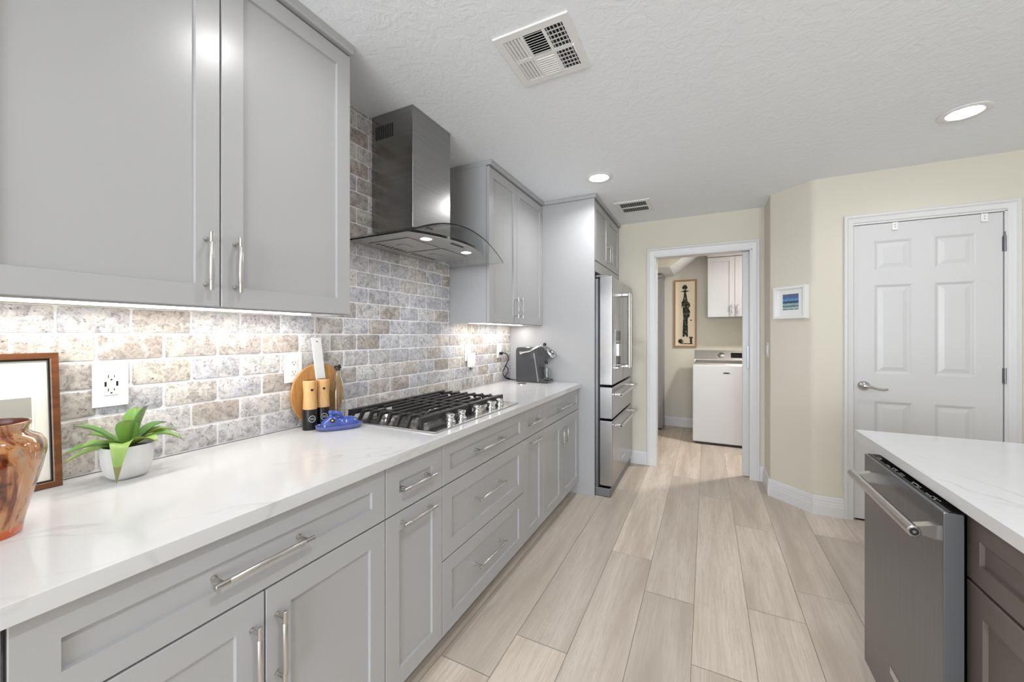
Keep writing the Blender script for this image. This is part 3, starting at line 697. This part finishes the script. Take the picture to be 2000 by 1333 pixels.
blob(mb, [(-.032, .66), (.03, .66), (.062, .62), (.066, .58), (.045, .56), (.066, .50), (.058, .44), (.03, .40), (-.02, .40), (-.03, .5)])
blob(mb, [(-.026, .40), (.034, .40), (.036, .25), (.036, .145), (.018, .15), (.004, .18), (-.014, .145), (-.034, .15)])
blob(mb, [(-.05, .64), (-.032, .66), (-.03, .60), (-.052, .55), (-.046, .6)]); blob(mb, ell(.076, .385, .012, .009, seed=8))
blob(mb, ell(-.058, .085, .034, .034, seed=3)); blob(mb, [(.05, .15), (.10, .15), (.098, .13), (.088, .12), (.092, .06), (.098, .045), (.052, .045), (.06, .06), (.062, .12), (.052, .13)])
blob(mb, [(-.06, .048), (.06, .046), (.07, .056), (-.03, .060)])
for sx_ in (-.012, .02): blob(mb, [(sx_-.008, .15), (sx_+.008, .15), (sx_+.006, .05), (sx_-.003, .05)]) if sx_ < -1 else None
mb.build('drawing', 'ink', root, smooth=0)

# ------------------------------------------------------------------ small seascape on the angled wall
pA, pB = Vector((2.05, 3.788, 0)), Vector((2.289, YP, 0)); dd = (pB-pA).normalized(); nn_ = Vector((-dd.y, dd.x, 0))
if nn_.x > 0: nn_ = -nn_
X = Matrix(((dd.x, 0, nn_.x, pA.x+nn_.x*.0008), (dd.y, 0, nn_.y, pA.y+nn_.y*.0008), (0, 1, 0, 0), (0, 0, 0, 1)))
root = thing('small_picture', 'small seascape in a deep white box frame on the angled wall', 'picture', tuple(pA+dd*.17+nn_*.02+Vector((0, 0, 1.44))))
s0, s1_, z0, z1 = .053, .305, 1.438, 1.688; mb = MB(X)
mb.rframe(s0, s1_, z0, z1, .020, 0, .038, 'z')
mb.build('frame', 'white_plastic', root)
MB(X).box(s0+.01, s1_-.01, z0+.01, z1-.01, .006, .016).build('mat', 'white_plastic', root)
MB(X).box(.119, .241, 1.506, 1.628, .016, .0168).build('painting', 'seascape', root, smooth=0)
# light switch on the return wall
root = thing('light_switch', 'white rocker light switch plate on the short wall right of the laundry doorway', 'light switch', (2.049, 3.90, 1.13))
MB().box(2.044, 2.0495, 3.862, 3.938, 1.125, 1.250, .002).build('plate', 'white_plastic', root)
MB().box(2.040, 2.044, 3.885, 3.915, 1.155, 1.22, .001).build('rocker', 'white_plastic', root)

# ------------------------------------------------------------------ ceiling fixtures
dls = ['round recessed ceiling light above the refrigerator end of the cabinets', 'larger looking round recessed ceiling light at the upper right, before the pantry door',
       'round recessed ceiling light above the near wall cabinet', 'added unseen ceiling light over the aisle floor between worktop and island']
for (x, y), lb in zip(DOWNLIGHTS, dls):
    root = thing('recessed_light', lb, 'ceiling light', (x, y, H), 'recessed ceiling lights')
    mb = MB(); mb.lathe([(.098, -.0005), (.098, -.004), (.090, -.008), (.068, -.005), (.068, -.0025)], (x, y, H), 40, cap1=False); mb.build('trim_ring', 'lamp_trim', root)
    mb = MB(); mb.lathe([(.068, -.003), (0, -.003)], (x, y, H), 32, cap0=False, cap1=False); mb.build('lens', 'lens', root)
root = thing('recessed_light', 'added unseen ceiling light inside the laundry room', 'ceiling light', (2.45, 4.76, H), 'recessed ceiling lights')
MB().lathe([(.098, -.0005), (.098, -.004), (.090, -.008), (.068, -.005), (.068, -.0025)], (2.45, 4.76, H), 40, cap1=False).build('trim_ring', 'lamp_trim', root)
MB().lathe([(.068, -.003), (0, -.003)], (2.45, 4.76, H), 32, cap0=False, cap1=False).build('lens', 'lens', root)
def vent_frame(root, x0, x1, y0, y1, fr):
    mb = MB(); mb.rframe(x0, x1, y0, y1, fr, H-.0005, H-.008, 'z')
    mb.build('frame', 'vent_white', root)
    MB().box(x0+fr*.8, x1-fr*.8, y0+fr*.8, y1-fr*.8, H-.0012, H-.0004).build('duct_opening', 'black', root)
def louvre(mb, x0, x1, y0, y1, n, along, tilt, wd):
    for k in range(n):
        t_ = (k+.5)/n
        if along == 'y': c_ = Vector((x0+(x1-x0)*t_, (y0+y1)/2, H-.006)); R = Matrix.Rotation(tilt, 4, 'Y'); hx_, hy_ = wd, (y1-y0)/2
        else: c_ = Vector(((x0+x1)/2, y0+(y1-y0)*t_, H-.006)); R = Matrix.Rotation(tilt, 4, 'X'); hx_, hy_ = (x1-x0)/2, wd
        X0 = mb.X; mb.X = Matrix.Translation(c_) @ R; mb.box(-hx_, hx_, -hy_, hy_, -.0006, .0006); mb.X = X0
root = thing('ceiling_vent', 'square six-panel air vent on the ceiling near the upper left', 'air vent', (.997, 1.462, H), 'white ceiling air vents')
VX0, VX1, VY0, VY1 = .845, 1.148, 1.307, 1.618; vent_frame(root, VX0, VX1, VY0, VY1, .032)
xs = [VX0+.032, VX0+.108, VX0+.196, VX1-.032]; ys = [VY0+.032, (VY0+VY1)/2-.004, (VY0+VY1)/2+.004, VY1-.032]
mb = MB()
for x in xs[1:3]: mb.box(x-.006, x+.006, VY0+.0315, VY1-.0315, H-.0079, H-.0013)
mb.box(VX0+.0315, VX1-.0315, ys[1]-.004, ys[2]+.004, H-.0083, H-.0016); mb.build('divider', 'vent_white', root)
for i in range(3):
    for j in range(2):
        a, b = xs[i]+(.006 if i else 0), xs[i+1]-(.006 if i < 2 else 0); c0, c1_ = (ys[0], ys[1]-.004) if j == 0 else (ys[2]+.004, ys[3])
        mb = MB()
        if i == 1: louvre(mb, a, b, c0, c1_, 9, 'x', (.75 if j == 0 else -.75), (.0068 if j == 0 else .0056))
        else: louvre(mb, a, b, c0, c1_, 5, 'y', (-.75 if i == 0 else 1.0), (.0056 if i == 0 else .0072))
        if i == 2:
            for q in range(1, 5): mb.box(a, b, c0+(c1_-c0)*q/5-.002, c0+(c1_-c0)*q/5+.002, H-.0055, H-.003)
        mb.build('louvre', 'vent_white', root, smooth=0)
MB().box(VX1-.030, VX1-.022, 1.455, 1.50, H-.016, H-.008, .002).build('damper_lever', 'vent_white', root)
root = thing('ceiling_vent', 'small two-row air vent on the ceiling between the fridge cabinet and the laundry doorway', 'air vent', (1.01, 3.58, H), 'white ceiling air vents')
vent_frame(root, .865, 1.160, 3.412, 3.750, .038)
MB().box(.90, 1.125, 3.572, 3.590, H-.008, H-.001).build('divider', 'vent_white', root)
for c0, c1_ in ((3.450, 3.572), (3.590, 3.712)):
    mb = MB(); louvre(mb, .903, 1.122, c0, c1_, 12, 'y', 1.15, .0052); mb.build('louvre', 'vent_white', root, smooth=0)

# ------------------------------------------------------------------ outlets
def outlet(y0, y1, z0, z1, label, usb, rx=None):
    root = thing('wall_outlet', label, 'outlet', (.014, (y0+y1)/2, z0), 'white wall outlets on the tiles')
    MB().box(.0135, .0195, y0, y1, z0, z1, .002, 2).build('cover_plate', 'white_plastic', root)
    cy_, cz_ = (y0+y1)/2, (z0+z1)/2
    r = MB().box(.0193, .0215, cy_-.0165, cy_+.0165, cz_-.034, cz_+.034, .001).build('receptacle', 'white_plastic', root)
    mb = MB()
    for s_ in (-1, 1):
        zc = cz_+s_*.021+ (.003 if s_ < 0 else 0)
        for dy, hh in ((-.0065, .0045), (.0065, .0036)): mb.box(.0212, .0218, cy_+dy-.0009, cy_+dy+.0009, zc-hh, zc+hh)
        mb.lathe([(.0024, 0), (.0024, .0006)], (.0212, cy_, zc-.0095), 10, 'x')
        if usb: mb.box(.0212, .0219, cy_+s_*.0125-.0024, cy_+s_*.0125+.0024, cz_-.008, cz_+.006)
    mb.build('slots', 'dark_slot', r)
    mb = MB()
    for z in (z0+.016, z1-.016): mb.lathe([(.0028, 0), (.0025, .001)], (.0194, cy_, z), 12, 'x')
    mb.build('screw', 'white_plastic', root)
outlet(.455, .533, 1.102, 1.237, 'white wall outlet with two charging ports above the potted plant', True)
outlet(1.020, 1.098, 1.110, 1.239, 'white wall outlet beside the round cutting board', False)
outlet(2.372, 2.452, 1.120, 1.243, 'white wall outlet holding a white charger, under the far wall cabinet', False)
outlet(2.850, 2.930, 1.117, 1.240, 'white wall outlet feeding the coffee machine cord', False)
root = thing('charger', 'white plug-in charger in the outlet left of the coffee machine', 'charger', (.04, 2.43, 1.08))
MB().box(.022, .060, 2.388, 2.446, 1.075, 1.180, .006, 3).build('body', 'white_plastic', root)
MB().tube([(.045, 2.40, 1.075), (.045, 2.396, 1.062), (.036, 2.41, 1.056), (.02, 2.45, 1.058), (.016, 2.47, 1.062)], .004, 8).build('cable', 'black', root)

# ------------------------------------------------------------------ things on the worktop
CT = .9142
# leaning framed picture
FY_0, FY_1 = .09, .388; hh_ = .352; lean = math.atan2(.032, hh_)
X = Matrix(((0, -math.sin(lean), math.cos(lean), .060), (1, 0, 0, 0), (0, math.cos(lean), math.sin(lean), CT+.0005), (0, 0, 0, 1)))
root = thing('leaning_picture', 'wood-framed watercolour picture leaning on the tiles behind the vase', 'picture', (.06, .25, CT))
mb = MB(X); fw = .016
mb.rframe(FY_0, FY_1, 0, hh_, fw, -.012, .002, 'z', .002)
mb.build('frame', 'frame_wood', root)
mb = MB(X)
mb.rframe(FY_0+fw, FY_1-fw, fw, hh_-fw, .004, -.011, -.002, 'z', .0005)
mb.build('inner_lip', 'black', root)
MB(X).box(FY_0+.01, FY_1-.01, .01, hh_-.01, -.012, -.007).build('mat', 'mat_board', root)
MB(X).box(FY_0+.055, .344, .070, .243, -.0075, -.0062).build('mat_bevel', 'white_plastic', root)
MB(X).box(FY_0+.058, .340, .074, .239, -.0065, -.0058).build('painting', 'watercolour', root, smooth=0)
# vase
VCX, VCY = .318, .214
root = thing('vase', 'glossy brown and orange drip-glazed ceramic vase at the left end of the worktop', 'vase', (VCX, VCY, CT))
MB().lathe([(.0535, .016), (.056, .03), (.066, .075), (.078, .125), (.0845, .160), (.0835, .176), (.076, .190), (.064, .198), (.059, .203), (.0595, .212), (.063, .219), (.0635, .2225), (.060, .2235)], (VCX, VCY, CT), 56, cap0=False, cap1=False).build('body', 'drip_glaze', root, smooth=50)
MB().lathe([(.050, 0), (.052, .003), (.0535, .016), (.0530, .0165)], (VCX, VCY, CT), 56, cap1=False).build('foot', 'vase_foot', root)
MB().lathe([(.0602, .2232), (.054, .205), (.07, .17), (.045, .02), (0, .012)], (VCX, VCY, CT), 40, cap0=False, cap1=False).build('inside', 'vase_inside', root, smooth=50)
# potted succulent
PCX, PCY = .125, .494
root = thing('potted_plant', 'green spiky succulent in a white rounded pot below the near outlet', 'potted plant', (PCX, PCY, CT))
def sq(r, n=40, p=3.0):
    out = []
    for i in range(n):
        a = 2*PI*i/n; c_, s_ = math.cos(a), math.sin(a); k = (abs(c_)**p+abs(s_)**p)**(-1/p); out.append((r*k*c_, r*k*s_))
    return out
def pot_ring(r, z): return [(PCX+p[0]*.94, PCY+p[1]*.94, CT+z) for p in sq(r)]
MB().loft([pot_ring(.030, 0), pot_ring(.038, .002), pot_ring(.046, .012), pot_ring(.053, .040), pot_ring(.0575, .090), pot_ring(.0565, .092), pot_ring(.0545, .090), pot_ring(.052, .078)], True, False).build('pot', 'pot', root, smooth=50)
MB().loft([pot_ring(.053, .079), pot_ring(.03, .084), pot_ring(.005, .086)], False, True).build('soil', 'soil', root)
def leaf(az, length, width, rise, droop, seed, tone, ex=2.2):
    q = random.Random(seed); n = 11; vs = []; fs = []; mb = MB(); d = Vector((math.cos(az), math.sin(az), 0)); sd = Vector((-d.y, d.x, 0)); base = Vector((PCX, PCY, CT+.084))+d*.008
    prev = []; rings = []
    for i in range(n+1):
        t_ = i/n; p = base+d*(length*(t_*.95))+Vector((0, 0, rise*(t_*1.55-.55*t_*t_)-droop*t_**ex))
        wd = width*(.35+.9*math.sin(min(1, t_*1.25+.12)*PI*.62))*(1-t_**4.5)*.62+.0006
        fold = wd*.42; th = .0022*(1-t_)+.0006
        up = Vector((0, 0, 1))
        rings.append([tuple(p+sd*wd+up*fold), tuple(p+sd*wd*.5+up*fold*.35), tuple(p), tuple(p-sd*wd*.5+up*fold*.35), tuple(p-sd*wd+up*fold), tuple(p-sd*wd*.5+up*(fold*.3-th)), tuple(p-up*th*1.4), tuple(p+sd*wd*.5+up*(fold*.3-th))])
    N = 8; allv = [v_ for r in rings for v_ in r]; cols = []
    for i in range(n):
        for j in range(N):
            fs.append((i*N+j, i*N+(j+1) % N, (i+1)*N+(j+1) % N, (i+1)*N+j))
            t_ = i/n; g0 = tone; tipc = (120, 74, 62)
            k = max(0, (t_-.84)/.16); edge = .18 if j in (0, 3, 4, 7) else 0
            c_ = [g0[m]*(1-k)+tipc[m]*k+edge*30 for m in range(3)]; cols.append(rgb(*[min(255, max(0, z_)) for z_ in c_]))
    fs += [tuple(range(N)), tuple(range(n*N, n*N+N))]; cols += [cols[0], cols[-1]]
    mb.add(allv, fs); mb.col = cols
    return mb.build('leaf', 'leaf', root, colour=True, smooth=60)
G1, G2, G3 = (112, 158, 66), (86, 138, 62), (150, 182, 96)
specs = [(math.radians(-30), .098, .026, .036, .110, G3, 5.0), (math.radians(-82), .128, .021, .045, .034, G2), (math.radians(-104), .120, .022, .018, .040, G3), (math.radians(-62), .118, .020, .052, .022, G1),
         (math.radians(-112), .098, .023, .078, .006, G2), (math.radians(84), .112, .021, .066, .048, G3), (math.radians(60), .122, .023, .062, .064, G1), (math.radians(104), .100, .021, .070, .024, G2),
         (math.radians(48), .040, .030, .112, .0, G2), (math.radians(140), .046, .024, .102, .0, G1), (math.radians(28), .080, .024, .048, .034, G3), (math.radians(-20), .026, .026, .078, .0, G1), (math.radians(-135), .085, .019, .05, .01, G1)]
for i, s_ in enumerate(specs): leaf(s_[0], s_[1], s_[2]*1.2, s_[3], s_[4], i+1, *s_[5:])
# round board with white handle, leaning
root = thing('cutting_board', 'round wooden cutting board with long white handle, leaning on the tiles behind the mills', 'cutting board', (.05, 1.17, CT))
lean = .05; X = Matrix(((0, -math.sin(lean), math.cos(lean), .042), (1, 0, 0, 1.172), (0, math.cos(lean), math.sin(lean), CT+.0008), (0, 0, 0, 1)))
mb = MB(X); R_ = .135
mb.loft([[(r*math.cos(2*PI*i/64), R_+r*math.sin(2*PI*i/64), h) for i in range(64)] for r, h in ((R_-.003, -.010), (R_, -.0075), (R_, -.003), (R_-.003, 0))]); mb.build('board', 'bamboo', root)
mb = MB(X); mb.prism([(-.036, .385), (.008, .383), (.029, .15), (-.013, .15)], 'z', .0005, .009)
hd = mb.build('handle', 'white_plastic', root, smooth=0); hd['label'] = 'white handle'
MB(X).lathe([(.003, .009), (.003, .0094)], (-.013, .368, 0), 12).build('hole', 'dark_slot', hd)
# mills
def mill(x, y, label, em):
    root = thing('pepper_mill', label, 'pepper mill', (x, y, CT), 'pepper mills')
    r = .0285
    MB().lathe([(r-.001, 0), (r, .002), (r, .084), (r-.001, .086)], (x, y, CT), 40).build('base', 'black', root)
    MB().lathe([(r-.0012, .0862), (r-.0005, .088), (r-.0030, .125), (r-.0035, .150), (r-.0005, .195), (r-.001, .204), (r-.004, .2065)], (x, y, CT), 40, cap1=False).build('top', 'mill_wood', root)
    MB().lathe([(r-.004, .2064), (r-.0065, .2052), (0, .2052)], (x, y, CT), 32, cap0=False, cap1=False).build('cap', 'frame_wood', root)
    d = Vector((1.585-x, 0-y, 0)).normalized(); a0 = math.atan2(d.y, d.x)+em
    Xm = Matrix.Translation((x, y, CT)) @ Matrix.Rotation(a0, 4, 'Z')
    mb = MB(Xm); mb.lathe([(.0055, r-.006), (.0055, r-.0022), (0, r-.002)], (0, 0, .168), 16, 'x', cap1=False); mb.build('button', 'black', root)
    def cyl(y_, z_): a = y_/r; return ((r+.0004)*math.cos(a), (r+.0004)*math.sin(a), z_)
    mb = MB(Xm); mb.tube([cyl(.013*math.cos(t_*PI/16), .047+.013*math.sin(t_*PI/16)) for t_ in range(33)], .0011, 6)
    for zz in (.0445, .0495): mb.tube([cyl(-.008+.016*k/6, zz) for k in range(7)], .0009, 6)
    mb.build('emblem', 'print_white', root)
mill(.0885, 1.085, 'wood-topped black mill standing nearest, left of its pair', .30)
mill(.0885, 1.146, 'wood-topped black mill behind the other, partly hidden by the blue dish', .20)
# glass bottle
root = thing('oil_bottle', 'clear glass bottle with dark stopper between the mills and the cooktop', 'bottle', (.077, 1.232, CT))
bp = [(.029, .0), (.0325, .003), (.033, .012), (.033, .130), (.031, .155), (.0235, .182), (.0155, .205), (.0135, .225), (.0135, .238), (.0155, .240), (.0155, .246)]
MB().lathe(bp+[(r-.003, h) for r, h in reversed(bp[2:])]+[(.0, .010)], (.077, 1.232, CT), 40, cap1=False).build('body', 'clear_glass', root, smooth=50)
mb = MB(); mb.lathe([(.010, .236), (.0118, .246), (.016, .2465), (.016, .252), (.012, .255), (0, .256)], (.077, 1.232, CT), 24); mb.tube([(.077, 1.218, CT+.255), (.077, 1.232, CT+.254), (.077, 1.246, CT+.260)], .004, 8); mb.build('stopper', 'black', root)
# blue covered dish
ang = math.radians(58); DCX, DCY = .188, 1.150
X = Matrix.Translation((DCX, DCY, CT)) @ Matrix.Rotation(ang, 4, 'Z')
root = thing('butter_dish', 'glossy blue ceramic butter dish on a tray in front of the mills', 'dish', (DCX, DCY, CT))
def oval(a, b, z, n=40, p=2.6):
    out = []
    for i in range(n):
        t_ = 2*PI*i/n; c_, s_ = math.cos(t_), math.sin(t_); k = (abs(c_)**p+abs(s_)**p)**(-1/p); out.append((a*k*c_, b*k*s_, z))
    return out
MB(X).loft([oval(.078, .036, 0), oval(.084, .041, .003), oval(.092, .047, .014), oval(.094, .049, .020), oval(.091, .046, .0205), oval(.085, .041, .013), oval(.07, .03, .0115)]).build('tray', 'blue_glaze_pale', root, smooth=50)
mb = MB(X); rings = []
for i in range(25):
    u = -.072+.144*i/24; e = max(0, 1-abs(u/.0735)**6)**.5
    hgt = (.034+.014*math.exp(-((u+.030)/.022)**2)+.004*math.exp(-((u-.035)/.03)**2))*(.35+.65*e); wdt = .034*(.45+.55*e)*(1-.10*math.exp(-((u-.003)/.012)**2))
    rings.append([(u, wdt*math.cos(t_)*(1 if math.sin(t_) > 0 else 1), .0122+hgt*max(0, math.sin(t_))**.75) for t_ in [PI*k/14 for k in range(15)]])
mb.loft(rings, True, True); lid = mb.build('lid', 'blue_glaze', root, smooth=60)
mb = MB(X); mb.lathe([(.012, .052), (.009, .062), (.011, .068), (.013, .073), (.009, .079), (0, .080)], (-.032, 0, 0), 20); mb.tube([(-.032, 0, .066), (-.015, -.004, .070), (.002, -.006, .062), (.012, -.006, .050)], [.009, .010, .009, .006], 12); mb.build('knob', 'blue_glaze', lid, smooth=60)
mb = MB(X); mb.lathe([(.0095, -.0315), (.008, -.0335), (0, -.034)], (-.030, -.0, .042), 16, 'y', cap0=False, cap1=False); mb.m = 1; mb.lathe([(.005, -.0337), (0, -.036)], (-.030, 0, .042), 12, 'y', cap0=False, cap1=False); mb.build('spot', ['black', 'brass'], lid)
# coffee machine, group head toward the room
root = thing('coffee_machine', 'dark grey capsule coffee machine with chrome lever against the tall panel', 'coffee machine', (.28, 3.02, CT))
y0, y1 = 2.962, 3.085; z_ = CT
prof = [(.140, .0), (.425, .0), (.432, .018), (.395, .022), (.392, .030), (.356, .040), (.349, .09), (.352, .150), (.362, .172), (.400, .180), (.428, .196), (.442, .212), (.440, .232), (.418, .262), (.392, .288), (.372, .300), (.340, .296), (.165, .294), (.147, .288), (.138, .270)]
mb = MB(); mb.prism([(a, z_+b) for a, b in prof], 'y', y0+.004, y1-.004)
def inset(pr, d):
    cx_, cz_ = .29, .15; return [(a+(cx_-a)*d, b+(cz_-b)*d) for a, b in pr]
mb.loft([[(a, y0+.004, z_+b) for a, b in prof], [(a, y0, z_+b) for a, b in inset(prof, .03)]], False, True); mb.loft([[(a, y1-.004, z_+b) for a, b in prof], [(a, y1, z_+b) for a, b in inset(prof, .03)]], False, True)
mb.build('body', 'machine_side', root, smooth=25)
MB().tube([(.190, y0-.006, z_+.246), (.205, y0-.007, z_+.250), (.27, y0-.007, z_+.262), (.33, y0-.006, z_+.292), (.368, y0+.004, z_+.314)], [.011, .008, .007, .008, .009], 12).build('lever', 'chrome', root)
mb = MB(); mb.lathe([(.013, -.010), (.013, .0), (.007, .0005), (.007, -.003)], (.190, y0-.002, z_+.246), 20, 'y'); mb.build('lever_pivot', 'chrome', root)
MB().lathe([(.012, -.012), (.014, 0), (.010, .013), (0, .014)], (.386, 3.0, z_+.318), 16).build('lever_tip', 'black', root)
Xh = Matrix.Translation((.432, 3.022, z_+.246)) @ Matrix.Rotation(.72, 4, 'Y')
mb = MB(Xh); mb.lathe([(.046, -.012), (.048, 0), (.046, .008), (.034, .010), (.032, .003)], (0, 0, 0), 32, cap1=False); mb.m = 1; mb.lathe([(.032, .003), (0, .004)], (0, 0, 0), 32, cap0=False, cap1=False); mb.build('head_ring', ['chrome', 'black_gloss'], root)
MB().prism([(.302, z_+.245), (.310, z_+.245), (.348, z_+.012), (.340, z_+.012)], 'y', y0-.0015, y0+.001).build('trim_strip', 'nickel', root)
MB().box(.362, .432, 2.985, 3.062, z_+.0305, z_+.036, .002).build('drip_grid', 'nickel', root)
MB().lathe([(.012, .155), (.011, .175)], (.395, 3.022, z_), 16).build('spout', 'black', root)
MB().tube([(.030, 2.890, 1.155), (.038, 2.905, 1.158), (.046, 2.95, 1.155), (.050, 2.985, 1.135), (.050, 3.0, 1.10), (.042, 2.985, 1.07), (.036, 2.955, 1.03), (.034, 2.925, .995), (.036, 2.93, .965), (.046, 2.965, .945), (.065, 3.0, .93), (.090, 3.02, .922), (.118, 3.03, .921), (.139, 3.035, .925)], .0042, 8).build('power_cord', 'black', root)
MB().tube([(.046, 2.955, 1.05), (.052, 2.985, 1.02), (.05, 2.99, .99), (.044, 2.965, .965), (.04, 2.94, .955), (.05, 2.96, .935), (.07, 3.0, .925)], .0042, 8).build('power_cord', 'black', root)
mb = MB(); mb.box(.0222, .045, 2.878, 2.906, 1.143, 1.168, .004); mb.build('plug', 'black', root)
# cup on the drip grid and coaster
root = thing('glass_cup', 'clear glass mug standing on the drip tray of the coffee machine', 'cup', (.397, 3.02, z_+.0365))
cp = [(.022, .0), (.024, .002), (.030, .08), (.0285, .08), (.0225, .006), (0, .005)]
MB().lathe(cp, (.397, 3.02, z_+.0365), 28, cap1=False).build('body', 'clear_glass', root)
MB().tube([(.424, 3.02, z_+.108), (.445, 3.02, z_+.106), (.455, 3.02, z_+.09), (.447, 3.02, z_+.068), (.421, 3.02, z_+.058)], .003, 8).build('handle', 'clear_glass', root)
mb = MB(); mb.lathe([(.036, 0), (.038, .002), (.038, .006), (.036, .007), (0, .007)], (.250, 2.842, CT), 36)
o = mb.build('coaster', 'nickel', origin=(.25, 2.842, CT)); tag(o, 'small round metal disc lying on the worktop before the coffee machine', 'coaster')
